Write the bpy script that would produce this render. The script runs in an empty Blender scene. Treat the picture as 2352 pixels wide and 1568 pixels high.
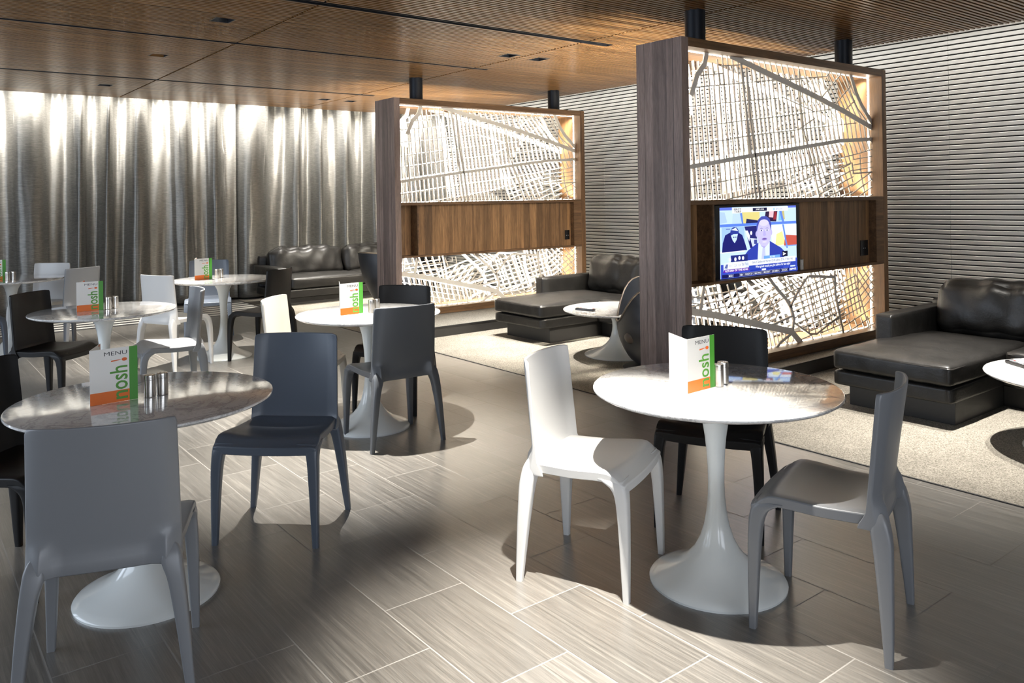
import bpy, bmesh, math, random
from mathutils import Vector, Matrix, noise
random.seed(7)
C = bpy.context.scene.collection
SC = bpy.context.scene
PI = math.pi

# ------------------------------------------------------------------ camera, world, light, exposure
HOR, FPX, IW, IH = 452.6, 1853.0, 2352.0, 1568.0
cam = bpy.data.cameras.new('camera')
cam.sensor_fit = 'HORIZONTAL'; cam.sensor_width = 36.0; cam.lens = FPX / IW * 36.0
cam.shift_y = (HOR - IH / 2) / IW
cam.shift_x = 0.002
cam.clip_start = 0.05
co = bpy.data.objects.new('camera', cam); C.objects.link(co); SC.camera = co
YAW = math.radians(37.87); ROLL = math.radians(0.85)
co.matrix_world = Matrix.Translation((0, 0, 1.455)) @ Matrix.Rotation(-YAW, 4, 'Z') @ Matrix.Rotation(PI / 2, 4, 'X') @ Matrix.Rotation(-ROLL, 4, 'Z')

w = bpy.data.worlds.new('world'); SC.world = w; w.use_nodes = True
w.node_tree.nodes['Background'].inputs[0].default_value = (0.75, 0.85, 1.0, 1)
w.node_tree.nodes['Background'].inputs[1].default_value = 0.06
vs = SC.view_settings
SC.display_settings.display_device = 'sRGB'
vs.view_transform = 'Standard'; vs.look = 'None'; vs.gamma = 1.0; vs.use_curve_mapping = False
vs.exposure = 0.35
SC.cycles.use_denoising = True
SC.cycles.sample_clamp_indirect = 6.0

WARM = (1.0, 0.90, 0.76); NEUT = (1.0, 0.95, 0.87); COOL = (0.66, 0.80, 1.0)
def area(name, loc, size, power, color, direction, spread=180):
    l = bpy.data.lights.new(name, 'AREA'); l.shape = 'RECTANGLE'; l.size, l.size_y = size; l.energy = power; l.color = color; l.spread = math.radians(spread)
    o = bpy.data.objects.new(name, l); C.objects.link(o)
    o.location = loc; o.rotation_euler = Vector(direction).to_track_quat('-Z', 'Y').to_euler()
    return o
# cove strips in the gaps between the slat ceiling and the curtain / the siding wall
area('cove_light_curtain', (3.0, 11.62, 3.22), (11.0, 0.08), 520, NEUT, (0, 0.13, -1), 58)
area('cove_light_siding', (7.60, 4.5, 3.25), (15.0, 0.08), 100, NEUT, (0.17, 0, -1), 92)
# cool daylight fill, added out of view on the left and behind the viewer
area('cool_fill', (-2.85, 6.0, 1.7), (6.0, 2.0), 165, (.74, .85, 1.0), (1, 0, 0))
area('cool_fill', (0.2, -2.85, 1.7), (5.0, 1.9), 120, (.82, .89, 1.0), (0, 1, 0))
SPOTS = [(1.82, 1.86, 1.15, 43), (2.14, 4.48, 1.05, 57), (2.10, 6.30, 0.95, 54), (2.10, 8.15, .95, 56), (2.11, 10.55, 0.5, 50),
         (4.93, 6.33, .6, 66), (5.32, 6.33, .3, 60), (5.30, 10.50, 0.35, 60), (4.90, 10.50, 0.35, 60), (4.95, 2.20, .45, 66), (5.34, 2.20, .3, 60),
         (-0.55, 4.4, 0.2, 50), (-0.55, 8.15, 0.4, 60), (-0.55, 6.3, 0.2, 50)]  # this row is added out of view, to raise the room's ambient light
SPOT_W = 1500
def spot(x, y, k, deg):
    l = bpy.data.lights.new('downlight_lamp', 'SPOT'); l.energy = SPOT_W * k; l.color = NEUT
    l.spot_size = math.radians(deg); l.spot_blend = 1.0; l.shadow_soft_size = 0.018
    o = bpy.data.objects.new('downlight_lamp', l); C.objects.link(o); o.location = (x, y, 2.845)

# ------------------------------------------------------------------ helpers
def srgb(r, g, b):
    f = lambda c: (c / 255 / 12.92) if c / 255 <= 0.04045 else ((c / 255 + 0.055) / 1.055) ** 2.4
    return (f(r), f(g), f(b), 1.0)

class MB:
    def __init__(s): s.v = []; s.f = []; s.c = []
    def box(s, a, b, m=None):
        n = len(s.v)
        p = [(x, y, z) for z in (a[2], b[2]) for y in (a[1], b[1]) for x in (a[0], b[0])]
        if m is not None: p = [tuple(m @ Vector(q)) for q in p]
        s.v += p
        s.f += [(n, n+2, n+3, n+1), (n+4, n+5, n+7, n+6), (n, n+1, n+5, n+4), (n+2, n+6, n+7, n+3), (n, n+4, n+6, n+2), (n+1, n+3, n+7, n+5)]
        return s
    def rings(s, rings, caps=True):
        n = len(s.v); k = len(rings[0])
        for r in rings: s.v += [tuple(p) for p in r]
        for i in range(len(rings) - 1):
            for j in range(k):
                a = n + i * k + j; b = n + i * k + (j + 1) % k
                s.f.append((a, b, b + k, a + k))
        if caps:
            s.f.append(tuple(n + j for j in reversed(range(k)))); s.f.append(tuple(n + (len(rings) - 1) * k + j for j in range(k)))
        return s
    def lathe(s, prof, c=(0, 0, 0), n=48):
        return s.rings([[(c[0] + r * math.cos(2*PI*j/n), c[1] + r * math.sin(2*PI*j/n), c[2] + z) for j in range(n)] for r, z in prof])
    def tube(s, pts, r, n=8):
        pts = [Vector(p) for p in pts]; out = []
        for i, p in enumerate(pts):
            t = (pts[min(i+1, len(pts)-1)] - pts[max(i-1, 0)]).normalized()
            u = t.cross(Vector((0, 0, 1)) if abs(t.z) < .95 else Vector((1, 0, 0))).normalized(); v = t.cross(u)
            out.append([p + (u * math.cos(2*PI*j/n) + v * math.sin(2*PI*j/n)) * r for j in range(n)])
        return s.rings(out)
    def shell(s, top, bot):
        """closed solid between two equal grids of points (rows of columns)"""
        n = len(s.v); R = len(top); K = len(top[0])
        for g in (top, bot):
            for row in g: s.v += [tuple(p) for p in row]
        A = lambda i, j: n + i * K + j
        B = lambda i, j: n + R * K + i * K + j
        for i in range(R - 1):
            for j in range(K - 1):
                s.f.append((A(i, j), A(i, j+1), A(i+1, j+1), A(i+1, j))); s.f.append((B(i, j), B(i+1, j), B(i+1, j+1), B(i, j+1)))
        for j in range(K - 1):
            s.f.append((A(0, j), B(0, j), B(0, j+1), A(0, j+1))); s.f.append((A(R-1, j), A(R-1, j+1), B(R-1, j+1), B(R-1, j)))
        for i in range(R - 1):
            s.f.append((A(i, 0), A(i+1, 0), B(i+1, 0), B(i, 0))); s.f.append((A(i, K-1), B(i, K-1), B(i+1, K-1), A(i+1, K-1)))
        return s
    def build(s, name, mat, parent=None, smooth=None, bevel=0, sub=0, segs=2):
        me = bpy.data.meshes.new(name); me.from_pydata(s.v, [], s.f); me.update()
        bm = bmesh.new(); bm.from_mesh(me); bmesh.ops.recalc_face_normals(bm, faces=bm.faces); bm.to_mesh(me); bm.free()
        for m in (mat if isinstance(mat, (list, tuple)) else [mat]): me.materials.append(m)
        o = bpy.data.objects.new(name, me); C.objects.link(o)
        if parent is not None: o.parent = parent
        if bevel:
            b = o.modifiers.new('bevel', 'BEVEL'); b.width = bevel; b.segments = segs; b.limit_method = 'ANGLE'; b.angle_limit = math.radians(40)
        if sub:
            u = o.modifiers.new('subsurf', 'SUBSURF'); u.levels = sub; u.render_levels = sub
        if smooth or sub or (smooth is None and bevel):
            me.polygons.foreach_set('use_smooth', [True] * len(me.polygons))
            if smooth and smooth is not True and not sub: me.set_sharp_from_angle(angle=math.radians(smooth))
            elif bevel: me.set_sharp_from_angle(angle=math.radians(60))
        return o

def tag(o, label, cat, group=None):
    o['label'] = label; o['category'] = cat
    if group: o['group'] = group
    return o
def thing(name, label, cat, loc=(0, 0, 0), rz=0.0, group=None):
    o = bpy.data.objects.new(name, None); C.objects.link(o); o.empty_display_size = 0.1
    o.location = loc; o.rotation_euler = (0, 0, rz)
    return tag(o, label, cat, group)
def struct(o): o['kind'] = 'structure'; return o
def dup(root, loc, rz, label, group=None):
    r = root.copy(); C.objects.link(r); r.location = loc; r.rotation_euler = (0, 0, rz); r['label'] = label
    if group: r['group'] = group
    for ch in list(root.children):
        c = ch.copy(); C.objects.link(c); c.parent = r
        for g in list(ch.children):
            d = g.copy(); C.objects.link(d); d.parent = c
    return r

# ------------------------------------------------------------------ materials
def mat(name, col=(.5, .5, .5, 1), rough=.5, metal=0., spec=.5, coat=0.):
    m = bpy.data.materials.new(name); m.use_nodes = True
    b = m.node_tree.nodes['Principled BSDF']
    b.inputs['Base Color'].default_value = col; b.inputs['Roughness'].default_value = rough; b.inputs['Metallic'].default_value = metal
    b.inputs['Specular IOR Level'].default_value = spec; b.inputs['Coat Weight'].default_value = coat; b.inputs['Coat Roughness'].default_value = 0.08
    return m
class N:
    def __init__(s, m): s.m = m; s.t = m.node_tree; s.b = s.t.nodes['Principled BSDF']
    def n(s, typ, **kw):
        o = s.t.nodes.new(typ)
        for k, v in kw.items():
            if k[0] == '_': setattr(o, k[1:], v)
            else: o.inputs[k.replace('__', ' ')].default_value = v
        return o
    def l(s, a, b): s.t.links.new(a, b)
    def coords(s, scale=(1, 1, 1), loc=(0, 0, 0), kind='Object', rot=(0, 0, 0)):
        tc = s.n('ShaderNodeTexCoord'); mp = s.n('ShaderNodeMapping'); s.l(tc.outputs[kind], mp.inputs[0])
        mp.inputs['Scale'].default_value = scale; mp.inputs['Location'].default_value = loc; mp.inputs['Rotation'].default_value = rot
        return mp.outputs[0]
    def noise(s, vec, scale, detail=4, rough=.55, dist=0.):
        o = s.n('ShaderNodeTexNoise', Scale=scale, Detail=detail, Roughness=rough, Distortion=dist); s.l(vec, o.inputs['Vector']); return o.outputs['Fac']
    def ramp(s, fac, stops):
        o = s.n('ShaderNodeValToRGB'); e = o.color_ramp.elements
        while len(e) < len(stops): e.new(0.5)
        for k, (p, c) in enumerate(stops): e[k].position = p; e[k].color = c
        s.l(fac, o.inputs[0]); return o.outputs[0]
    def mix(s, a, b, fac, mode='MIX'):
        o = s.n('ShaderNodeMix', _data_type='RGBA', _blend_type=mode)
        for v, i in ((a, 6), (b, 7), (fac, 0)):
            if hasattr(v, 'links'): s.l(v, o.inputs[i])
            else: o.inputs[i].default_value = v
        return o.outputs[2]
    def bump(s, h, strength, dist=.01):
        o = s.n('ShaderNodeBump', Strength=strength, Distance=dist); s.l(h, o.inputs['Height']); s.l(o.outputs[0], s.b.inputs['Normal']); return o
    def base(s, c): s.l(c, s.b.inputs['Base Color'])

def wood(name, dark, light, axis=2, scale=1.0, rough=.42, planks=0.0, plank_axis=0, coat=0.):
    m = mat(name, rough=rough, coat=coat); q = N(m)
    sc = [14.0, 14.0, 14.0]; sc[axis] = 0.9
    v = q.coords(tuple(x * scale for x in sc))
    a = q.noise(v, 1.6, 6, .62, .9); b = q.noise(q.coords(tuple(x * scale * 5 for x in sc)), 3.0, 3, .6)
    c = q.ramp(a, [(.30, dark), (.52, tuple((d + l) / 2 for d, l in zip(dark, light))), (.72, light)])
    c = q.mix(c, q.ramp(b, [(.35, (.62, .62, .62, 1)), (.6, (1, 1, 1, 1))]), .7, 'MULTIPLY')
    if planks:
        tc = q.n('ShaderNodeTexCoord'); sp = q.n('ShaderNodeSeparateXYZ'); q.l(tc.outputs['Object'], sp.inputs[0])
        d = q.n('ShaderNodeMath', _operation='DIVIDE'); q.l(sp.outputs[plank_axis], d.inputs[0]); d.inputs[1].default_value = planks
        fl = q.n('ShaderNodeMath', _operation='FLOOR'); q.l(d.outputs[0], fl.inputs[0])
        wn = q.n('ShaderNodeTexWhiteNoise', _noise_dimensions='1D'); q.l(fl.outputs[0], wn.inputs['W'])
        c = q.mix(c, q.ramp(wn.outputs['Value'], [(0, (.50, .48, .46, 1)), (1, (1.18, 1.14, 1.08, 1))]), .85, 'MULTIPLY')
    q.base(c); q.bump(b, .08, .002); return m

M = {}
M['walnut'] = wood('walnut', (.070, .034, .014, 1), (.23, .122, .050, 1), 2, 1, .45)
M['walnut_plank'] = wood('walnut_plank', (.14, .075, .034, 1), (.46, .265, .125, 1), 2, 1, .42, .105, 0)
M['walnut_cool_lit'] = wood('walnut_cool_lit', (.19, .145, .13, 1), (.40, .31, .285, 1), 2, 1, .48, .142, 1)  # paler and greyer walnut: cool light on the end panel put into the colour
M['walnut_rail'] = wood('walnut_rail', (.070, .036, .016, 1), (.22, .118, .052, 1), 0, 1, .45)
def slat_mat():
    m = mat('ceiling_slat', rough=.28, spec=.10); q = N(m)
    a = q.noise(q.coords((1.1, 60, 60)), 1.4, 5, .6, .4)
    g = q.noise(q.coords((.35, 22.2, 0.01)), 1.0, 1, .5)
    c = q.ramp(a, [(.28, (.075, .038, .014, 1)), (.55, (.18, .098, .040, 1)), (.78, (.32, .19, .085, 1))])
    c = q.mix(c, q.ramp(g, [(.3, (.55, .52, .5, 1)), (.7, (1.2, 1.15, 1.1, 1))]), .8, 'MULTIPLY')
    q.base(c); return m
M['slat'] = slat_mat()
M['black'] = mat('black_paint', (.008, .008, .009, 1), .55)
M['matt_black'] = mat('ceiling_void', (.006, .005, .005, 1), .9, spec=.1)  # near-black, for the sheet above the slats and the downlight housings
M['post'] = mat('post_steel', srgb(22, 26, 34), .42, .3)
def floor_mat():
    m = mat('floor_tile', rough=.36, spec=.46); q = N(m)
    tc = q.n('ShaderNodeTexCoord'); sp = q.n('ShaderNodeSeparateXYZ'); q.l(tc.outputs['Object'], sp.inputs[0])
    ax = q.n('ShaderNodeMath', _operation='ADD'); q.l(sp.outputs['Y'], ax.inputs[0]); ax.inputs[1].default_value = 12 * .5975 - 2.534
    ay = q.n('ShaderNodeMath', _operation='ADD'); q.l(sp.outputs['X'], ay.inputs[0]); ay.inputs[1].default_value = 14 * .3315 - 1.052
    cb = q.n('ShaderNodeCombineXYZ'); q.l(ax.outputs[0], cb.inputs[0]); q.l(ay.outputs[0], cb.inputs[1])
    br = q.n('ShaderNodeTexBrick', _offset=.5, _offset_frequency=2, Scale=1.0); q.l(cb.outputs[0], br.inputs['Vector'])
    br.inputs['Mortar Size'].default_value = .0026; br.inputs['Mortar Smooth'].default_value = .1; br.inputs['Bias'].default_value = 0
    br.inputs['Brick Width'].default_value = .5975; br.inputs['Row Height'].default_value = .3315
    br.inputs['Color1'].default_value = (.118, .110, .098, 1); br.inputs['Color2'].default_value = (.160, .150, .135, 1); br.inputs['Mortar'].default_value = (.28, .265, .245, 1)
    v = q.coords((70, 1.6, 1)); s1 = q.noise(v, 1.0, 5, .7, .35); s2 = q.noise(q.coords((260, 6.0, 1)), 1.0, 3, .7, .2)
    st = q.mix(q.ramp(s1, [(.36, (.62, .62, .62, 1)), (.55, (.95, .95, .95, 1)), (.72, (1.5, 1.5, 1.48, 1))]), q.ramp(s2, [(.38, (.72, .72, .72, 1)), (.66, (1.3, 1.3, 1.28, 1))]), .7, 'MULTIPLY')
    c = q.mix(br.outputs['Color'], st, .85, 'MULTIPLY')
    c = q.mix(c, (.225, .214, .197, 1), br.outputs['Fac'])
    q.base(c)
    r = q.n('ShaderNodeMapRange'); q.l(s1, r.inputs[0]); r.inputs[1].default_value = .3; r.inputs[2].default_value = .75; r.inputs[3].default_value = .29; r.inputs[4].default_value = .46
    q.l(r.outputs[0], q.b.inputs['Roughness'])
    iv = q.n('ShaderNodeMath', _operation='SUBTRACT'); iv.inputs[0].default_value = 1; q.l(br.outputs['Fac'], iv.inputs[1])
    hm = q.n('ShaderNodeMath', _operation='MULTIPLY_ADD'); q.l(s1, hm.inputs[0]); hm.inputs[1].default_value = .15; q.l(iv.outputs[0], hm.inputs[2])
    sv = q.n('ShaderNodeMath', _operation='MULTIPLY'); q.l(iv.outputs[0], sv.inputs[0]); sv.inputs[1].default_value = .95; q.l(sv.outputs[0], q.b.inputs['Specular IOR Level'])
    cw = q.n('ShaderNodeMath', _operation='MULTIPLY'); q.l(iv.outputs[0], cw.inputs[0]); cw.inputs[1].default_value = .75; q.l(cw.outputs[0], q.b.inputs['Coat Weight']); q.b.inputs['Coat Roughness'].default_value = .27
    q.bump(hm.outputs[0], .35, .0025)
    return m
M['floor'] = floor_mat()
def carpet_mat(name, a, b):
    m = mat(name, rough=.95, spec=.15); q = N(m)
    v = q.coords((1, 1, 1), rot=(0, 0, .5)); x = q.noise(q.coords((95, 150, 95), rot=(0, 0, .5)), 1.0, 3, .7, .5); y = q.noise(v, 2.2, 3)
    c = q.ramp(x, [(.33, a), (.62, b)]); c = q.mix(c, q.ramp(y, [(.35, (.85, .85, .85, 1)), (.65, (1.1, 1.1, 1.1, 1))]), .8, 'MULTIPLY')
    q.base(c); q.bump(x, .9, .006); return m
M['carpet'] = carpet_mat('carpet_loop', (.105, .096, .080, 1), (.33, .305, .26, 1))
M['carpet_grey'] = carpet_mat('carpet_step', (.075, .072, .064, 1), (.25, .24, .215, 1))
def curtain_mat():
    m = mat('curtain_satin', rough=.42, metal=.62); q = N(m)
    a = q.noise(q.coords((13, 13, 300)), 1.0, 4, .65, .2); b = q.noise(q.coords((40, 40, 520)), 1.0, 3, .7)
    c = q.ramp(a, [(.26, (.12, .118, .11, 1)), (.52, (.22, .214, .198, 1)), (.70, (.34, .33, .30, 1))])
    c = q.mix(c, q.ramp(b, [(.35, (.68, .68, .68, 1)), (.65, (1.15, 1.15, 1.15, 1))]), .7, 'MULTIPLY')
    q.base(c); q.bump(a, .08, .003)
    tg = q.n('ShaderNodeTangent', _direction_type='RADIAL', _axis='Z'); q.l(tg.outputs[0], q.b.inputs['Tangent']); q.b.inputs['Anisotropic'].default_value = .85; q.b.inputs['Anisotropic Rotation'].default_value = .25
    return m
M['curtain'] = curtain_mat()
M['siding'] = mat('siding_metal', (.50, .495, .475, 1), .42, .15)
M['siding_gap'] = mat('siding_gap', (.012, .012, .012, 1), .8)
M['plaster'] = mat('plaster_grey', (.22, .22, .22, 1), .8)
def leather():
    m = mat('black_leather', (.012, .011, .0105, 1), .40, spec=.42); q = N(m)
    a = q.noise(q.coords((7, 7, 7)), 1.2, 4, .6, .3); b = q.noise(q.coords((160, 160, 160)), 1.0, 2, .5)
    c = q.ramp(a, [(.3, (.007, .0066, .006, 1)), (.7, (.015, .014, .013, 1))]); q.base(c)
    h = q.n('ShaderNodeMath', _operation='MULTIPLY_ADD'); q.l(b, h.inputs[0]); h.inputs[1].default_value = .08; q.l(a, h.inputs[2])
    q.bump(h.outputs[0], .22, .02); return m
M['leather'] = leather()
M['piping'] = mat('leather_piping', (.020, .018, .017, 1), .32)
M['plinth'] = mat('sofa_plinth', (.018, .017, .016, 1), .5)
def marble():
    m = mat('carrara_marble', rough=.04, spec=.6, coat=.8); q = N(m)
    v = q.coords((1, 1, 1)); n1 = q.n('ShaderNodeTexNoise', Scale=5.0, Detail=10, Roughness=.62, Distortion=1.2); q.l(v, n1.inputs['Vector'])
    vein = q.ramp(n1.outputs['Fac'], [(.46, (.74, .735, .72, 1)), (.494, (.50, .495, .49, 1)), (.506, (.54, .535, .53, 1)), (.53, (.76, .755, .74, 1))])
    n2 = q.n('ShaderNodeTexNoise', Scale=16, Detail=8, Roughness=.65, Distortion=1.5); q.l(v, n2.inputs['Vector'])
    v2 = q.ramp(n2.outputs['Fac'], [(.475, (1, 1, 1, 1)), (.498, (.62, .615, .61, 1)), (.517, (1, 1, 1, 1))])
    cl = q.ramp(q.noise(v, 1.3, 3), [(.3, (.84, .84, .84, 1)), (.7, (1, 1, 1, 1))])
    q.base(q.mix(q.mix(vein, v2, .75, 'MULTIPLY'), cl, 1.0, 'MULTIPLY')); return m
M['marble'] = marble()
M['enamel'] = mat('white_enamel', (.70, .72, .70, 1), .13, spec=.5)
def plastic(name, col, ro=.38, sp=.52):
    m = mat(name, col, ro, spec=sp); q = N(m); q.bump(q.noise(q.coords((420, 420, 420)), 1.0, 1), .06, .001); return m
M['chair_white'] = plastic('white_plastic', (.60, .595, .58, 1))
M['chair_cream'] = plastic('cream_plastic', (.46, .43, .375, 1))
M['chair_light'] = plastic('light_grey_plastic', (.20, .207, .217, 1))
M['chair_grey'] = plastic('mid_grey_plastic', (.155, .160, .168, 1))
M['chair_dark'] = plastic('dark_grey_plastic', (.085, .091, .100, 1))
M['chair_slate'] = plastic('slate_plastic', (.075, .090, .115, 1))
M['chair_black'] = plastic('black_plastic', (.010, .0095, .0095, 1), .46, .24)
M['steel'] = mat('brushed_steel', (.60, .57, .53, 1), .26, 1.0)
def emis(name, col, s):
    m = mat(name, (0, 0, 0, 1), .6); b = m.node_tree.nodes['Principled BSDF']
    b.inputs['Emission Color'].default_value = col; b.inputs['Emission Strength'].default_value = s; return m
M['led'] = emis('led_strip', (1.0, .93, .80, 1), 14)
M['lamp'] = emis('downlight_lens', (1, .95, .85, 1), 3.0)
M['map'] = mat('map_screen_paint', (.74, .70, .63, 1), .5)
M['map_back'] = mat('map_screen_lit', (.82, .80, .75, 1), .5)  # whiter copy of the map paint, backlit brightness put into its colour
M['glossblack'] = mat('gloss_black', (.006, .006, .007, 1), .2)
M['rubber'] = mat('grey_button', (.35, .36, .38, 1), .5)
M['red'] = mat('red_button', srgb(190, 30, 30), .5)
M['brown'] = mat('brown_lining', (.075, .058, .044, 1), .5)
M['navy'] = mat('navy_shell', (.010, .013, .020, 1), .5)
def attr_mat(name, emit=0.0, rough=.5):
    m = mat(name, rough=rough); q = N(m); a = q.n('ShaderNodeAttribute', _attribute_name='ink')
    if emit:
        q.b.inputs['Base Color'].default_value = (.01, .01, .01, 1); q.l(a.outputs['Color'], q.b.inputs['Emission Color']); q.b.inputs['Emission Strength'].default_value = emit
    else: q.base(a.outputs['Color'])
    return m
M['print'] = attr_mat('menu_print', 0, .38)
M['screen'] = attr_mat('tv_picture', 1.0, .25)
MAP_UPPER = "719,2529,1012,2468,480 1012,2468,1488,2373,480 1488,2373,1894,2290,480 1894,2290,2372,2180,480 2372,2180,2846,2054,480 2466,2531,2561,2369,450 2561,2369,2647,2262,450 2647,2262,2835,2105,450 2382,2524,2476,2353,120 2476,2353,2583,2224,120 2583,2224,2768,2096,120 416,2530,387,2435,450 387,2435,299,2345,450 299,2345,235,2204,450 221,1662,545,1703,340 545,1703,947,1756,340 947,1756,1348,1802,340 1348,1802,1894,1870,340 1894,1870,2289,1918,340 2289,1918,2846,1950,340 841,2478,891,2157,200 891,2157,955,1761,200 955,1761,1012,1389,200 907,2449,947,2063,180 947,2063,1012,1732,180 1012,1732,1061,1388,180 249,2249,605,2298,95 605,2298,1322,2389,95 598,2441,859,2474,95 1409,2396,2068,2478,95 2068,2478,2168,2551,95 228,2107,605,2156,95 605,2156,1418,2251,95 1418,2251,1875,2158,95 228,1952,605,2001,95 605,2001,947,2043,95 947,2043,1875,2156,95 1875,2156,2188,2202,95 228,1825,605,1869,95 605,1869,979,1922,95 979,1922,1651,1995,95 1651,1995,2561,2090,95 228,1512,605,1553,95 605,1553,979,1605,95 979,1605,1856,1700,95 1856,1700,2583,1807,95 2583,1807,2846,1858,95 545,1399,979,1458,95 979,1458,1596,1543,95 1596,1543,1894,1610,95 1894,1610,2476,1722,95 1687,2126,1697,2002,140 1697,2002,1761,1857,140 1761,1857,1856,1637,140 1856,1637,1942,1370,140 1641,2000,1875,2098,95 1641,2488,1678,2136,120 2310,2519,1980,2279,95 2466,2419,2198,2232,95 2540,2295,2361,2191,95 228,2040,283,1395,95 268,2254,341,1394,95 326,2262,400,1392,95 384,2269,460,1391,95 443,2277,520,1390,95 503,2284,581,1389,95 563,2292,643,1387,95 604,2528,705,1386,95 667,2529,768,1385,95 730,2526,833,1383,95 797,2504,897,1382,95 870,2415,963,1380,95 916,2453,1078,1378,95 972,2445,1133,1377,95 1028,2437,1189,1376,95 1085,2429,1246,1374,95 1142,2421,1303,1373,95 1200,2413,1361,1372,95 1259,2405,1420,1371,95 1318,2397,1479,1369,95 1378,2389,1539,1368,95 1439,2380,1599,1367,95 1501,2371,1633,1538,95 1637,1508,1660,1365,95 1563,2358,1693,1547,95 1705,1469,1722,1364,95 1627,2345,1753,1556,95 1774,1430,1784,1363,95 1691,2332,1815,1566,95 1843,1390,1847,1361,95 1756,2318,1876,1575,95 1822,2305,1932,1627,95 1888,2291,1951,1909,95 1956,2275,2003,1986,95 2024,2259,2057,2063,95 2093,2243,2110,2141,95 2163,2226,2164,2220,95 999,2520,1015,2477,95 1075,2522,1097,2460,95 1151,2524,1180,2442,95 1228,2526,1265,2425,95 1307,2528,1351,2407,95 1386,2530,1439,2389,95 1467,2533,1527,2370,95 1549,2535,1618,2352,95 1632,2537,1709,2333,95 1717,2539,1802,2314,95 1803,2541,1897,2295,95 1890,2544,1990,2283,95 1978,2546,2053,2355,95 2068,2549,2107,2448,95 2159,2551,2163,2542,95 2046,2401,2198,2226,95 2064,2462,2288,2205,95 2100,2502,2380,2184,95 2144,2534,2466,2171,95 2208,2544,2554,2156,95 2296,2529,2643,2142,95 2384,2514,2537,2345,95 1978,1948,1991,1888,95 2031,2025,2060,1896,95 2084,2103,2130,1904,95 2138,2182,2201,1912,95 2203,2216,2273,1919,95 2282,2197,2346,1925,95 2361,2177,2420,1930,95 2442,2156,2495,1934,95 2524,2133,2571,1939,95 2608,2111,2648,1944,95 2692,2088,2726,1949,95 2778,2065,2805,1954,95 1813,1849,1889,1710,95 1879,1855,1953,1719,95 1946,1860,2018,1728,95 2014,1866,2084,1737,95 2082,1871,2151,1747,95 2151,1877,2219,1756,95 2221,1883,2287,1766,95 2292,1889,2356,1776,95 2364,1894,2426,1785,95 2437,1900,2497,1795,95 2510,1906,2569,1805,95 2585,1913,2641,1817,95 2660,1919,2713,1828,95 2737,1925,2787,1840,95 2814,1931,2824,1915,95 1884,1704,1933,1618,95 1948,1714,1996,1630,95 2013,1723,2060,1642,95 2079,1733,2124,1654,95 2145,1743,2189,1667,95 2212,1753,2255,1679,95 2280,1763,2321,1692,95 2348,1773,2388,1705,95 2418,1783,2456,1718,95 2488,1793,2513,1752,95 1906,1556,2441,1710,95 1920,1498,2490,1659,95 1934,1440,2492,1595,95 1948,1382,2482,1527,95 2121,1366,2471,1459,95 2345,1362,2460,1392,95 1924,1613,2034,1368,95 2002,1627,2121,1366,95 2082,1642,2209,1365,95 2162,1657,2298,1363,95 2244,1673,2389,1361,95 2330,1682,2462,1401,95 2422,1683,2485,1548,95 2476,1716,2497,1625,140 2497,1625,2846,1642,140 2615,1797,2630,1627,120 2630,1627,2724,1354,120 2768,1628,2846,1536,95 2459,1505,2816,1640,95 2434,1427,2846,1580,95 2440,1360,2846,1509,95 2621,1356,2846,1438,95 2807,1352,2846,1366,95 2497,1752,2824,1789,95 2497,1702,2824,1737,95 2497,1652,2824,1686,95 374,2381,392,2268,95 428,2424,452,2276,95 486,2455,513,2285,95 544,2486,575,2293,95 344,2348,605,2385,95"
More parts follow.
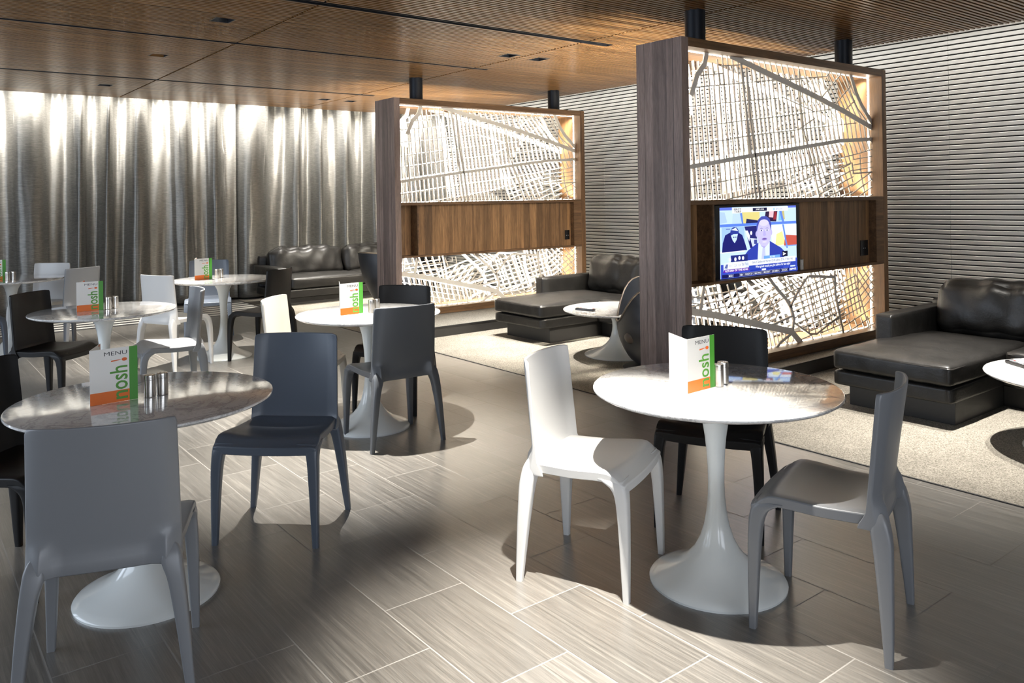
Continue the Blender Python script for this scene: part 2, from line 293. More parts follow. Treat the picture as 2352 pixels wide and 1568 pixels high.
MAP_LOWER = "225,582,484,531,550 484,531,866,440,550 866,440,1205,359,550 1205,359,1474,296,550 1474,296,1637,160,550 1161,772,1293,657,300 1293,657,1398,578,300 1398,578,1474,495,300 1474,495,1517,398,300 1517,398,1497,311,300 1725,737,1582,623,220 1582,623,1466,505,220 2154,751,2161,553,280 2161,553,2213,397,280 2213,397,2288,171,280 1749,739,2157,703,260 1459,272,1323,227,240 1323,227,1234,169,240 1512,367,1749,244,160 1749,244,1854,231,160 1854,231,2297,370,160 1190,377,1505,426,180 340,756,322,671,300 322,671,297,571,300 225,692,328,678,140 273,762,285,686,120 225,645,310,632,120 328,683,830,707,95 318,628,853,651,95 346,576,842,594,95 531,527,788,536,95 723,478,733,478,95 357,752,437,552,95 446,752,537,526,95 537,751,639,499,95 629,750,738,483,95 723,750,804,553,95 825,566,1265,683,95 766,490,1325,634,95 855,451,1391,587,95 983,422,1330,507,95 1115,392,1254,425,95 812,550,833,458,95 821,749,832,702,95 854,603,889,443,95 874,751,946,430,95 935,461,1090,632,95 1008,447,1164,618,95 1081,432,1240,605,95 1156,417,1317,590,95 1231,401,1281,455,95 1176,590,1287,461,95 1290,755,1536,591,95 1360,750,1563,616,95 1430,746,1591,640,95 1501,742,1621,663,95 1574,737,1652,686,95 1312,647,1701,723,95 1366,606,1605,651,95 1414,562,1531,584,95 1453,517,1468,520,95 1603,635,2016,702,95 1541,571,2150,666,95 1492,508,2154,608,95 1497,454,2158,551,95 1516,402,2178,496,95 1560,353,2198,440,95 1644,309,2217,385,95 1729,265,2233,328,95 1907,231,2250,272,95 2197,208,2267,216,95 1594,630,1745,257,95 1672,663,1846,236,95 1763,668,1944,230,95 1856,674,2039,231,95 1950,679,2137,233,95 2046,684,2236,234,95 2143,689,2150,675,95 1708,701,1838,381,95 1834,718,1979,366,95 1975,705,2123,350,95 2120,692,2153,613,95 2165,616,2503,691,95 2164,555,2524,632,95 2182,498,2544,574,95 2201,441,2569,516,95 2227,385,2595,458,95 2263,331,2622,400,95 2197,760,2337,313,95 2262,761,2400,321,95 2327,762,2464,329,95 2393,762,2528,338,95 2462,757,2593,346,95 2532,762,2550,557,120 2550,557,2662,322,120 2662,322,2719,207,120 2287,246,2853,378,95 2296,176,2853,302,95 2543,158,2853,226,95 2824,144,2853,150,95 2368,305,2452,162,95 2477,303,2563,157,95 2587,300,2676,151,95 2700,298,2791,145,95 2498,706,2815,416,95 2528,760,2834,483,95 2617,762,2834,566,95 2707,763,2834,650,95 2799,765,2834,734,95 2533,607,2829,775,95 2554,549,2834,706,95 2585,496,2834,635,95 2615,443,2834,564,95 2646,390,2834,492,95 242,561,328,177,95 310,553,395,176,95 382,536,463,175,95 454,518,532,174,95 527,501,602,172,95 602,484,674,171,95 677,466,746,170,95 754,449,819,169,95 831,431,893,168,95 910,412,968,167,95 991,391,1045,165,95 1073,370,1122,164,95 225,483,1136,305,95 225,424,1141,240,95 225,366,1146,175,95 225,307,875,168,95 225,248,567,173,95 1152,351,1199,163,95 1208,338,1248,180,95 1266,324,1295,210,95 1324,311,1343,236,95 1383,297,1393,259,95 1442,283,1442,282,95 1432,251,1385,154,95 1508,246,1460,150,95 1566,206,1537,147,95 1625,165,1623,160,95 1383,228,1484,149,95 1613,211,1808,234,95 1773,225,1828,155,95 1920,220,1976,152,95 2082,203,2114,165,95 2249,185,2254,179,95"
# ------------------------------------------------------------------ printed pictures: flat coloured shapes with an 'ink' colour per corner
_tx = {}
def text_faces(body, bold=0.0):
    if (body, bold) in _tx: return _tx[(body, bold)]
    cu = bpy.data.curves.new('lettering', 'FONT'); cu.body = body; cu.size = 1.0; cu.offset = bold; cu.fill_mode = 'FRONT'; cu.resolution_u = 3
    o = bpy.data.objects.new('lettering', cu); C.objects.link(o)
    me = o.to_mesh(); P = [(v.co.x, v.co.y) for v in me.vertices]; F = [tuple(p.vertices) for p in me.polygons]
    o.to_mesh_clear(); bpy.data.objects.remove(o); bpy.data.curves.remove(cu)
    xs = [p[0] for p in P] or [0, 1]; ys = [p[1] for p in P] or [0, 1]
    _tx[(body, bold)] = (P, F, (min(xs), max(xs), min(ys), max(ys))); return _tx[(body, bold)]
class Ink:
    """shapes in (u, v); drawn on the plane y = 0 facing -y, each layer a hair in front of the one before"""
    def __init__(s, step=.00012): s.v = []; s.f = []; s.c = []; s.k = 0; s.step = step
    def _put(s, P, F, col):
        n = len(s.v); y = -s.k * s.step; s.k += 1
        s.v += [(p[0], y, p[1]) for p in P]
        for f in F: s.f.append(tuple(n + i for i in f)); s.c.append(col)
    def rect(s, a, b, c, d, col): s._put([(a, b), (c, b), (c, d), (a, d)], [(0, 1, 2, 3)], col)
    def poly(s, pts, col): s._put(pts, [tuple(range(len(pts)))], col)
    def ell(s, x, y, rx, ry, col, n=22): s.poly([(x + rx * math.cos(2*PI*i/n), y + ry * math.sin(2*PI*i/n)) for i in range(n)], col)
    def text(s, body, x0, y0, x1, y1, col, rot=False, bold=0.0):
        P, F, (a, b, c, d) = text_faces(body, bold)
        if not rot: Q = [(x0 + (p[0]-a)/(b-a)*(x1-x0), y0 + (p[1]-c)/(d-c)*(y1-y0)) for p in P]
        else: Q = [(x1 - (p[1]-c)/(d-c)*(x1-x0), y0 + (p[0]-a)/(b-a)*(y1-y0)) for p in P]
        s._put(Q, F, col)
    def build(s, name, m, parent=None, loc=(0, 0, 0), rz=0.0):
        me = bpy.data.meshes.new(name); me.from_pydata(s.v, [], s.f); me.update(); me.materials.append(m)
        at = me.color_attributes.new('ink', 'FLOAT_COLOR', 'CORNER'); k = 0; buf = []
        for p, c in zip(me.polygons, s.c): buf += list(c) * p.loop_total
        at.data.foreach_set('color', buf)
        o = bpy.data.objects.new(name, me); C.objects.link(o); o.location = loc; o.rotation_euler = (0, 0, rz)
        if parent is not None: o.parent = parent
        return o

# ------------------------------------------------------------------ the room
X0, X1, Y0, Y1, ZC = -3.0, 7.95, -3.0, 12.25, 2.86
struct(MB().box((X0, Y0, -.12), (X1, Y1, 0)).build('floor', M['floor']))
struct(MB().box((X0-.1, Y0-.1, -.12), (X0, Y1+.1, 3.3)).build('wall_left', M['plaster']))
struct(MB().box((X0-.1, Y0-.1, -.12), (X1+.2, Y0, 3.3)).build('wall_front', M['plaster']))
struct(MB().box((X0-.1, Y1, -.12), (X1+.2, Y1+.1, 3.3)).build('wall_back', M['plaster']))
# siding on the right wall: rows of lapped metal slats on a dark backing
sid = MB(); pitch = .0468; joints = [-3.0, -1.2, .5, 1.45, 2.33, 3.45, 4.9, 6.35, 8.05, 9.6, 11.1, 12.25]
for a, b in zip(joints, joints[1:]):
    dz = random.uniform(-.0012, .0012)
    for k in range(68):
        z = .02 + k * pitch + dz
        prof = [(X1 - .004, z), (X1 - .019, z), (X1 - .0205, z + .0015), (X1 - .0225, z + .0310), (X1 - .0205, z + .0335), (X1 - .004, z + .0345)]
        sid.rings([[(x, a + .0015, q) for x, q in prof], [(x, b - .0015, q) for x, q in prof]])
wr = struct(MB().box((X1, Y0-.1, -.12), (X1+.1, Y1+.1, 3.3)).build('wall_right', M['siding_gap']))
struct(sid.build('siding', M['siding'], wr))
# slat ceiling: walnut slats running across the room, black void above, three joints and three long slots
CX = [X0, -2.66, -.08, 2.50, 5.08, 7.55]; CY1 = 11.66
SLOTS = [(5.36, 5.42, 5.40), (7.13, 7.18, 5.28), (9.76, 9.81, 5.30)]
DL = [(2.10, 6.30), (2.10, 8.15), (2.11, 10.55), (5.32, 6.33), (4.93, 6.33), (5.30, 10.50), (4.90, 10.50), (1.88, 1.83), (2.14, 4.48), (4.95, 2.20), (5.34, 2.20), (-.55, 4.4), (-.55, 8.15), (-.55, 6.3)]
sl = MB(); y = Y0 + .02
while y < CY1:
    for a, b in zip(CX, CX[1:]):
        segs = [(a + .010, b - .010)]
        for p, q_, xe in SLOTS:
            if p - .024 < y < q_: segs = [(max(s0, xe), s1) for s0, s1 in segs if s1 > xe]
        for dx, dy in DL:
            if dy - .085 < y + .012 < dy + .085:
                n = []
                for s0, s1 in segs:
                    if s0 < dx - .075 and s1 > dx + .075: n += [(s0, dx - .075), (dx + .075, s1)]
                    elif s0 < dx + .075 and s1 > dx - .075:
                        if s0 < dx - .075: n.append((s0, dx - .075))
                        if s1 > dx + .075: n.append((dx + .075, s1))
                    else: n.append((s0, s1))
                segs = n
        for s0, s1 in segs: sl.box((s0, y, ZC), (s1, y + .025, ZC + .034))
    y += .045
ce = struct(sl.build('ceiling', M['slat']))
struct(MB().box((X0, Y0, ZC + .05), (7.535, CY1 - .02, ZC + .07)).build('ceiling_void', M['matt_black'], ce))
struct(MB().box((X0-.1, Y0-.1, 3.3), (X1+.2, Y1+.1, 3.36)).build('ceiling_deck', M['plaster'], ce))
for i, (p, q_, xe) in enumerate(SLOTS):
    t = MB().box((X0, p, ZC + .012), (xe, q_, ZC + .03)).build('trim_%d' % (i + 1), M['glossblack']); struct(t)
    struct(MB().box((X0, p - .006, ZC - .001), (xe, p, ZC + .02)).box((X0, q_, ZC - .001), (xe, q_ + .006, ZC + .02)).box((xe - .004, p, ZC), (xe, q_, ZC + .02)).build('slot_edge', M['post'], t))
where = ['second from the left wall side, over the left tables', 'over the back dining table', 'close to the curtain above the sofa end', 'right one of the pair over the far coffee table', 'left one of the pair over the far coffee table',
         'right one of the pair beyond the far partition', 'left one of the pair beyond the far partition', 'over the front right table', 'over the middle table', 'left one of the pair over the near coffee table', 'right one of the pair over the near coffee table',
         'added out of view, left of the front tables', 'added out of view, left of the back tables', 'added out of view, left of the middle tables']
dl0 = thing('downlight', 'square ceiling downlight, ' + where[0], 'light', (DL[0][0], DL[0][1], ZC), 0, 'recessed ceiling downlights')
tr = MB()
for a, b in (((-.078, -.088, 0), (.078, -.076, .05)), ((-.078, .076, 0), (.078, .088, .05)), ((-.078, -.076, 0), (-.068, .076, .05)), ((.068, -.076, 0), (.078, .076, .05))): tr.box(a, b)
tr.build('trim_frame', M['post'], dl0); MB().lathe([(.03, .044), (.03, .049)], n=20).build('lens', M['lamp'], dl0)
MB().box((-.068, -.076, .0495), (.068, .076, .0515)).build('housing', M['matt_black'], dl0)
for (x, y_), wl in zip(DL[1:], where[1:]): dup(dl0, (x, y_, ZC), 0, 'square ceiling downlight, ' + wl)
for s_ in SPOTS: spot(*s_)
# added window frames out of view, set around the cool fill lights
wn = struct(MB().box((X0 + .0, 1.9, .65), (X0 + .04, 8.1, .72)).box((X0, 1.9, 2.68), (X0 + .04, 8.1, 2.75)).box((X0, 1.9, .65), (X0 + .04, 1.97, 2.75)).box((X0, 8.03, .65), (X0 + .04, 8.1, 2.75)).build('added_window_1', M['post']))
wn2 = struct(MB().box((-2.4, Y0, .72), (2.8, Y0 + .04, .78)).box((-2.4, Y0, 2.66), (2.8, Y0 + .04, 2.72)).box((-2.4, Y0, .78), (-2.33, Y0 + .04, 2.66)).box((2.73, Y0, .78), (2.8, Y0 + .04, 2.66)).build('added_window_2', M['post']))
# lounge carpet with a dark metal edge, and the two carpeted steps under the partitions
cp = MB().box((4.11, Y0 + .01, 0.0005), (X1 - .03, 11.9, .004)).build('carpet', M['carpet']); tag(cp, 'beige looped carpet of the lounge area, edged with a dark metal strip', 'carpet')
MB().box((4.098, Y0 + .01, .0005), (4.11, 11.9, .0040)).build('edge_strip', M['black'], cp)
for (ya, yb, lb) in ((3.64, 4.25, 'low carpeted step under the near partition with the television'), (7.13, 8.75, 'low carpeted step under the far partition without television')):
    st = MB().box((4.50, ya, .004), (X1 - .04, yb, .112)).build('carpeted_step', M['carpet_grey']); tag(st, lb, 'step', 'carpeted steps under the partitions')
    MB().box((4.495, ya - .008, .004), (X1 - .04, ya, .100)).build('riser', M['plinth'], st)
    MB().box((4.495, ya - .012, .100), (X1 - .04, ya + .004, .1125)).build('nosing', M['black'], st)
# pale bars over a black strip, in bands on the floor along the curtain
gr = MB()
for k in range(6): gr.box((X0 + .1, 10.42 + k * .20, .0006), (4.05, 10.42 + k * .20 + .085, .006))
gt = struct(gr.build('trim_4', mat('pale_bars', (.42, .41, .38, 1), .4))); 
struct(MB().box((X0 + .1, 10.36, .0002), (4.05, 11.62, .0012)).build('black_strip', M['black'], gt))
# curtains
def curtain(xa, xb, y0, label, seed, flip=1):
    random.seed(seed); n = int((xb - xa) / .012); ph = random.uniform(0, 6)
    def off(x, z):
        t = (2.80 - z) / 2.8
        p = 2*PI*x/.50 + 1.5*math.sin(1.9*x + ph) + 1.0*math.sin(4.3*x + 2*ph) + t * .7 * math.sin(2.7*x + ph)
        a = .100 + .022*math.sin(1.1*x + ph) + .022*math.sin(3.1*x)
        s_ = math.sin(p); s_ = math.copysign(abs(s_)**.62, s_)
        d = a*(s_*(.8 + .2*t)) + .016*math.sin(2*p + 1.1 + 2*t) + .006*math.sin(3.3*p + 4*t)
        d += .010*noise.noise(Vector((x*7, z*2.6, seed))) + .004*noise.noise(Vector((x*22, z*15, seed + 3)))
        return d
    front = []; back = []
    for i in range(25):
        z = .035 + (3.02 - .035) * i / 24
        row = [(xa + (xb - xa)*j/n, y0 + off(xa + (xb - xa)*j/n, z), z) for j in range(n + 1)]
        front.append(row); back.append([(x, y + .004, z) for x, y, z in row])
    o = MB().shell(front, back).build('curtain', M['curtain'], smooth=True); return tag(o, label, 'curtain', 'silver curtains along the back wall')
curtain(-2.9, 4.12, 11.80, 'silver grey satin curtain behind the dining tables, left of the black sofa', 3)
curtain(4.02, 7.85, 11.86, 'silver grey satin curtain behind the far sofa and the far partition', 8)
# ------------------------------------------------------------------ partitions with the laser-cut street-map screens
def segs_of(txt, zlo, zhi):
    out = []
    for t in txt.split():
        x0, z0, x1, z1, w_ = [int(v) for v in t.split(',')]
        a = [x0/1000, z0/1000]; b = [x1/1000, z1/1000]
        if a[0] > b[0]: a, b = b, a
        if a[0] < .30 and abs(b[1]-a[1]) < .6*abs(b[0]-a[0]):                 # carry streets on to the left jamb
            k = (b[1]-a[1])/max(1e-6, b[0]-a[0]); a = [.07, a[1] - k*(a[0]-.07)]
        d = (b[0]-a[0], b[1]-a[1]); t0, t1 = 0., 1.
        for lo, hi, ax in ((zlo, zhi, 1), (.07, 2.832, 0)):
            if abs(d[ax]) < 1e-9:
                if not lo < a[ax] < hi: t1 = -1
                continue
            p, q_ = sorted(((lo-a[ax])/d[ax], (hi-a[ax])/d[ax])); t0 = max(t0, p); t1 = min(t1, q_)
        if t1 - t0 > 1e-3: out.append((a[0]+d[0]*t0, a[1]+d[1]*t0, a[0]+d[0]*t1, a[1]+d[1]*t1, w_/10000*(.86 if w_ < 130 else 1)))
    return out
EXTRA_U = [(.10 + .045*i, 2.06 - .006*i, .118 + .045*i, 1.40, .0095) for i in range(4)]
EXTRA_L = [(.12, .30, .12, .78, .012), (.18, .19, .20, .46, .0095), (.15, .55, .16, .78, .0095), (.07, .66, .30, .70, .0095), (.07, .60, .30, .63, .0095)]
SEG_U = segs_of(MAP_UPPER, 1.405, 2.53) + EXTRA_U
SEG_L = segs_of(MAP_LOWER, .185, .79) + EXTRA_L
def map_mesh(segs, thick, shift=0.0):
    m = MB()
    for i, (xa, za, xb, zb, w_) in enumerate(segs):
        dx, dz = xb-xa, zb-za; L = math.hypot(dx, dz)
        if L < .004: continue
        ux, uz = dx/L, dz/L; nx, nz = -uz*w_/2, ux*w_/2; e = w_*.35
        y0 = -.0003*(i % 4) - (.002 if w_ > .016 else 0)
        P = [(xa-ux*e+nx, za-uz*e+nz), (xb+ux*e+nx, zb+uz*e+nz), (xb+ux*e-nx, zb+uz*e-nz), (xa-ux*e-nx, za-uz*e-nz)]
        m.rings([[(p[0], y0, p[1]) for p in P], [(p[0], y0 + thick, p[1]) for p in P]])
    return m
def partition(y, label, fin_x, board_y, tv):
    t = thing('partition', label, 'partition', (4.52, y, 0), 0, 'walnut partitions with map screens'); W_, D = 2.90, .44
    z0, z1 = .1135, 2.59
    sp = MB().box((0, 0, z0), (.075, D, z1)).build('side_panel', M['walnut_cool_lit'], t, bevel=.002)
    MB().box((-.0006, .083, z0), (.002, .086, z1)).box((-.0006, .36, z0), (.002, .3615, z1)).build('panel_joint', M['black'], sp)
    MB().box((W_-.075, 0, z0), (W_, D, z1)).build('side_panel', M['walnut'], t, bevel=.002)
    MB().box((.075, 0, 2.525), (W_-.075, D, z1)).build('top_rail', M['walnut_rail'], t, bevel=.002)
    MB().box((.075, 0, z0), (W_-.075, D, .190)).build('bottom_rail', M['walnut_rail'], t, bevel=.002)
    band = MB().box((.075, 0, 1.378), (W_-.075, D, 1.412)).box((.075, 0, .785), (W_-.075, D, .806)).box((W_-.21, 0, .806), (W_-.075, D, 1.378)).box((fin_x, 0, .806), (fin_x+.02, .2, 1.378))
    band.build('shelf_band', M['walnut_rail'], t, bevel=.0015)
    bx = fin_x + .02 if not tv else 1.508
    MB().box((bx, board_y, .806), (W_-.21, board_y+.05, 1.378)).build('plank_board', M['walnut_plank'], t)
    MB().box((.075, .15, .806), (W_-.21, .19, 1.378)).build('back_board', M['walnut_plank'], t)
    pl = MB().box((2.525, board_y-.006, .872), (2.655, board_y, 1.012)) if tv else MB().box((2.585, board_y-.006, .885), (2.665, board_y, 1.008))
    po = pl.build('socket_plate', M['glossblack'], t); po['label'] = 'black wall plate with sockets'
    cx = 2.59 if tv else 2.625
    MB().box((cx-.018, board_y-.0075, .935), (cx-.010, board_y-.005, .943)).box((cx+.010, board_y-.0075, .935), (cx+.018, board_y-.005, .943)).build('socket_hole', M['rubber'], po)
    if tv:
        h = MB().box((1.522, board_y-.022, .808), (1.532, board_y, .900)).box((1.568, board_y-.022, .808), (1.578, board_y, .900)).box((1.532, board_y-.010, .808), (1.568, board_y, .895)).build('card_holder', M['steel'], t, bevel=.001); h['label'] = 'small bright card holder'
    for nm, sg in (('map_screen', SEG_U), ('map_screen', SEG_L)):
        a = map_mesh(sg, .010).build(nm, M['map'], t); a.location = (0, .105, 0)
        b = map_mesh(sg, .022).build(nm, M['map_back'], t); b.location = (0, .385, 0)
    for za, zb in ((1.412, 2.525), (.19, .785)):
        L = MB().box((.08, .124, zb-.0045), (W_-.08, .140, zb-.0005)).box((.08, .124, za+.0005), (W_-.08, .140, za+.0045)).box((.0755, .124, za+.01), (.0800, .140, zb-.01)).box((W_-.0800, .124, za+.01), (W_-.0755, .140, zb-.01))
        L.build('led_strip', M['led'], t)
        for zz, dz in ((zb-.008, -1), (za+.008, 1)): area('partition_led', (4.52 + W_/2, y + .135, zz), (2.7, .012), 125 if za > 1 else 88, (1.0, .93, .80), (0, .62, dz*.78), 84)
    for px in (.425, 2.555):
        p_ = MB().lathe([(.078, z1-.004), (.078, ZC+.046)], (px, .22, 0), 28).build('support_post', M['post'], t, smooth=40)
        MB().lathe([(.092, z1-.002), (.092, z1+.006)], (px, .22, 0), 28).build('post_flange', M['black'], p_)
    return t
partition(3.79, 'near walnut partition with backlit map screens and the television in its shelf band', .325, .07, True)
partition(7.90, 'far walnut partition with backlit map screens and no television', .285, .07, False)

# ------------------------------------------------------------------ television
tv = thing('television', 'flat black television showing a talk show, set in the near walnut partition', 'television', (5.49, 3.86, 1.077))
MB().box((-.560, -.022, -.292), (.560, .028, .294)).build('bezel', M['glossblack'], tv, bevel=.004)
S = srgb; K = Ink(.00008); SW, SH = 1.008, .540
B = lambda *a: S(*a)
R = lambda a, b, c, d, col: K.rect((a-.5)*SW, (b-.5)*SH, (c-.5)*SW, (d-.5)*SH, col)
Pg = lambda pts, col: K.poly([((u-.5)*SW, (v-.5)*SH) for u, v in pts], col)
El = lambda u, v, a, b, col: K.ell((u-.5)*SW, (v-.5)*SH, a*SW, b*SH, col)
T = lambda s_, a, b, c, d, col, bo=0.0: K.text(s_, (a-.5)*SW, (b-.5)*SH, (c-.5)*SW, (d-.5)*SH, col, False, bo)
R(0, 0, 1, 1, B(196, 222, 250)); R(0, .96, .15, 1, B(92, 112, 214)); R(.88, .97, 1, 1, B(92, 112, 214))
Pg([(0, .77), (.09, .79), (.06, .93), (0, .94)], B(172, 200, 246)); Pg([(.15, .77), (.27, .77), (.25, .94), (.16, .94)], B(186, 212, 250))
Pg([(.27, .76), (.50, .78), (.50, .93), (.26, .93)], B(222, 208, 130)); Pg([(.32, .76), (.50, .76), (.47, .80), (.33, .83)], B(22, 24, 84))
Pg([(.56, .78), (.72, .77), (.74, .93), (.58, .93)], B(40, 18, 60)); Pg([(.62, .84), (.68, .83), (.69, .93), (.63, .94)], B(236, 190, 200)); Pg([(.68, .80), (.72, .80), (.73, .91), (.70, .92)], B(150, 40, 50))
Pg([(.75, .78), (.83, .78), (.80, .95), (.76, .95)], B(120, 190, 235)); Pg([(.80, .78), (.84, .80), (.83, .93), (.80, .92)], B(196, 184, 120))
R(0, .725, 1, .765, B(88, 128, 226)); Pg([(.24, .95), (.27, .95), (.29, .76), (.27, .76)], B(96, 134, 222)); Pg([(.76, .95), (.79, .95), (.83, .76), (.80, .76)], B(96, 134, 222))
R(.02, .36, .30, .72, B(158, 194, 238)); Pg([(.30, .72), (.46, .72), (.46, .40), (.37, .40)], B(24, 26, 110)); Pg([(.31, .66), (.34, .66), (.37, .58), (.36, .50), (.33, .58)], B(226, 232, 252))
El(.385, .62, .014, .03, B(230, 235, 252)); Pg([(.37, .55), (.46, .53), (.47, .44), (.40, .42)], B(206, 216, 246)); Pg([(.42, .52), (.46, .52), (.46, .45), (.42, .46)], B(60, 70, 150))
Pg([(.64, .72), (.80, .72), (.85, .40), (.66, .40)], B(226, 240, 252)); Pg([(.72, .58), (.80, .62), (.84, .42), (.70, .40)], B(240, 230, 150)); Pg([(.82, .40), (1, .40), (1, .56), (.84, .56)], B(196, 84, 70)); Pg([(.85, .56), (1, .54), (1, .72), (.83, .72)], B(226, 238, 248))
Pg([(.80, .72), (.82, .72), (.875, .36), (.855, .36)], B(96, 134, 222)); R(0, .36, .30, .385, B(238, 244, 255)); R(.83, .385, 1, .40, B(120, 160, 232))
# left: dark figure bending forward
Pg([(.02, .37), (.03, .50), (.06, .61), (.12, .645), (.22, .64), (.27, .60), (.30, .50), (.33, .38)], B(14, 20, 108)); El(.175, .645, .052, .075, B(34, 54, 150)); Pg([(.13, .60), (.16, .62), (.215, .62), (.20, .54), (.175, .49), (.15, .53)], B(196, 222, 252))
Pg([(.13, .68), (.19, .71), (.22, .66), (.18, .67)], B(220, 234, 252)); El(.165, .575, .008, .010, B(40, 60, 140)); El(.19, .575, .007, .009, B(40, 60, 140)); R(.07, .69, .12, .70, B(60, 70, 160))
# middle: presenter in a navy jacket, head and shoulders
Pg([(.29, .30), (.34, .37), (.44, .45), (.50, .49), (.62, .49), (.70, .43), (.78, .37), (.82, .32), (.82, .20), (.33, .20)], B(42, 60, 168)); Pg([(.46, .20), (.475, .48), (.52, .42), (.545, .40), (.60, .44), (.625, .48), (.62, .20)], B(216, 226, 252)); Pg([(.51, .20), (.53, .40), (.56, .40), (.57, .20)], B(190, 196, 240))
Pg([(.50, .52), (.51, .42), (.55, .385), (.59, .43), (.61, .53)], B(168, 160, 222)); El(.552, .625, .098, .215, B(196, 190, 238)); Pg([(.458, .63), (.452, .72), (.475, .81), (.52, .855), (.58, .857), (.625, .82), (.648, .74), (.645, .62), (.632, .70), (.615, .77), (.57, .80), (.53, .80), (.487, .765), (.470, .70)], B(66, 76, 170))
El(.452, .60, .013, .038, B(186, 180, 232)); El(.648, .61, .012, .038, B(186, 180, 232)); El(.55, .76, .06, .05, B(214, 208, 246))
for ex in (.515, .590): El(ex, .648, .019, .012, B(236, 238, 255)); El(ex, .648, .009, .011, B(70, 62, 140)); Pg([(ex-.026, .672), (ex, .686), (ex+.026, .672), (ex, .678)], B(110, 96, 172))
Pg([(.545, .645), (.563, .645), (.578, .575), (.555, .562), (.532, .575)], B(180, 172, 228)); El(.553, .52, .036, .020, B(150, 132, 206)); El(.553, .522, .026, .009, B(96, 72, 150)); El(.553, .478, .028, .016, B(214, 208, 246))
# top strap
R(.15, .925, .88, .992, B(236, 240, 250)); R(.15, .915, .265, .992, B(248, 250, 255)); T('FIRST', .168, .956, .258, .985, B(16, 16, 40), .02); T('TAKE', .172, .922, .256, .952, B(16, 16, 40), .02)
R(.405, .935, .590, .983, B(14, 16, 60)); T('JUNE 9, 2016', .445, .945, .552, .973, B(255, 255, 255), .02); R(.675, .94, .697, .975, B(170, 206, 240)); T('@FirstTake', .71, .94, .80, .972, B(110, 128, 176))
# lower third
R(0, 0, 1, .20, B(52, 74, 190)); R(.54, .228, .76, .272, B(110, 164, 226)); T('SKYPE', .62, .236, .69, .262, B(235, 245, 255), .02)
R(.79, .235, .865, .318, B(16, 18, 50)); Pg([(.80, .252), (.845, .276), (.80, .300), (.80, .288), (.822, .278), (.80, .268)], B(250, 252, 255)); R(.80, .272, .842, .281, B(250, 252, 255))
R(.31, .150, .975, .228, B(232, 238, 250)); T('Game 3: Cavaliers def. Warriors 120-90 (LeBron: 32 Pts, 11 Reb, 6 Ast)', .385, .168, .935, .212, B(84, 92, 130), .008)
R(.345, .090, .975, .148, B(44, 70, 178)); T('What grade would you give LeBron for last night?', .43, .098, .90, .142, B(255, 255, 255), .015)
R(.36, .066, .80, .088, B(30, 52, 168)); R(.51, .062, .565, .088, B(226, 234, 252)); R(.90, .07, .97, .09, B(206, 222, 250))
Pg([(.03, .10), (.03, .20), (.06, .225), (.34, .225), (.345, .10)], B(214, 224, 246)); R(.12, .225, .33, .32, B(28, 38, 120))
for hx, hy in ((.11, .262), (.175, .262), (.225, .275), (.27, .270)): El(hx, hy, .014, .028, B(236, 236, 246)); Pg([(hx-.035, .12), (hx-.025, .225), (hx+.025, .225), (hx+.03, .12)], B(240, 244, 252)); T('23', hx-.012, .16, hx+.012, .19, B(110, 120, 170))
T('The Finals', .25, .165, .335, .205, B(120, 130, 160)); Pg([(.04, .15), (.06, .20), (.085, .20), (.075, .14)], B(92, 104, 166))
Pg([(.02, .085), (.345, .085), (.345, .128), (.04, .128)], B(98, 32, 168)); T('RETURN OF THE KING', .05, .092, .33, .121, B(255, 255, 255), .02)
R(.01, .008, 1, .058, B(18, 22, 84))
for s_, a, b in (('MLB', .09, .135), ('NBA', .225, .265), ('STANLEY CUP', .29, .385), ('NBA FINALS', .41, .50), ('MLB DRAFT', .53, .615), ('COPA AMERICA', .64, .735), ('SOCCER', .775, .845)):
    R(a-.012, .010, b+.012, .012, B(190, 200, 240)); R(a-.012, .054, b+.012, .056, B(190, 200, 240)); R(b+.010, .010, b+.012, .056, B(190, 200, 240)); T(s_, a, .020, b, .046, B(240, 244, 255), .01)
R(.875, .008, 1, .062, B(44, 70, 178)); T('ESPN2', .885, .020, .975, .050, B(245, 248, 255), .03)
K.build('screen_picture', M['screen'], tv, (0, -.0225, .004))
MB().lathe([(.0045, 0), (.0045, .0006)], n=12).build('maker_mark', M['rubber'], tv).matrix_local = Matrix.Translation((0.02, -.0222, -.280)) @ Matrix.Rotation(PI/2, 4, 'X')
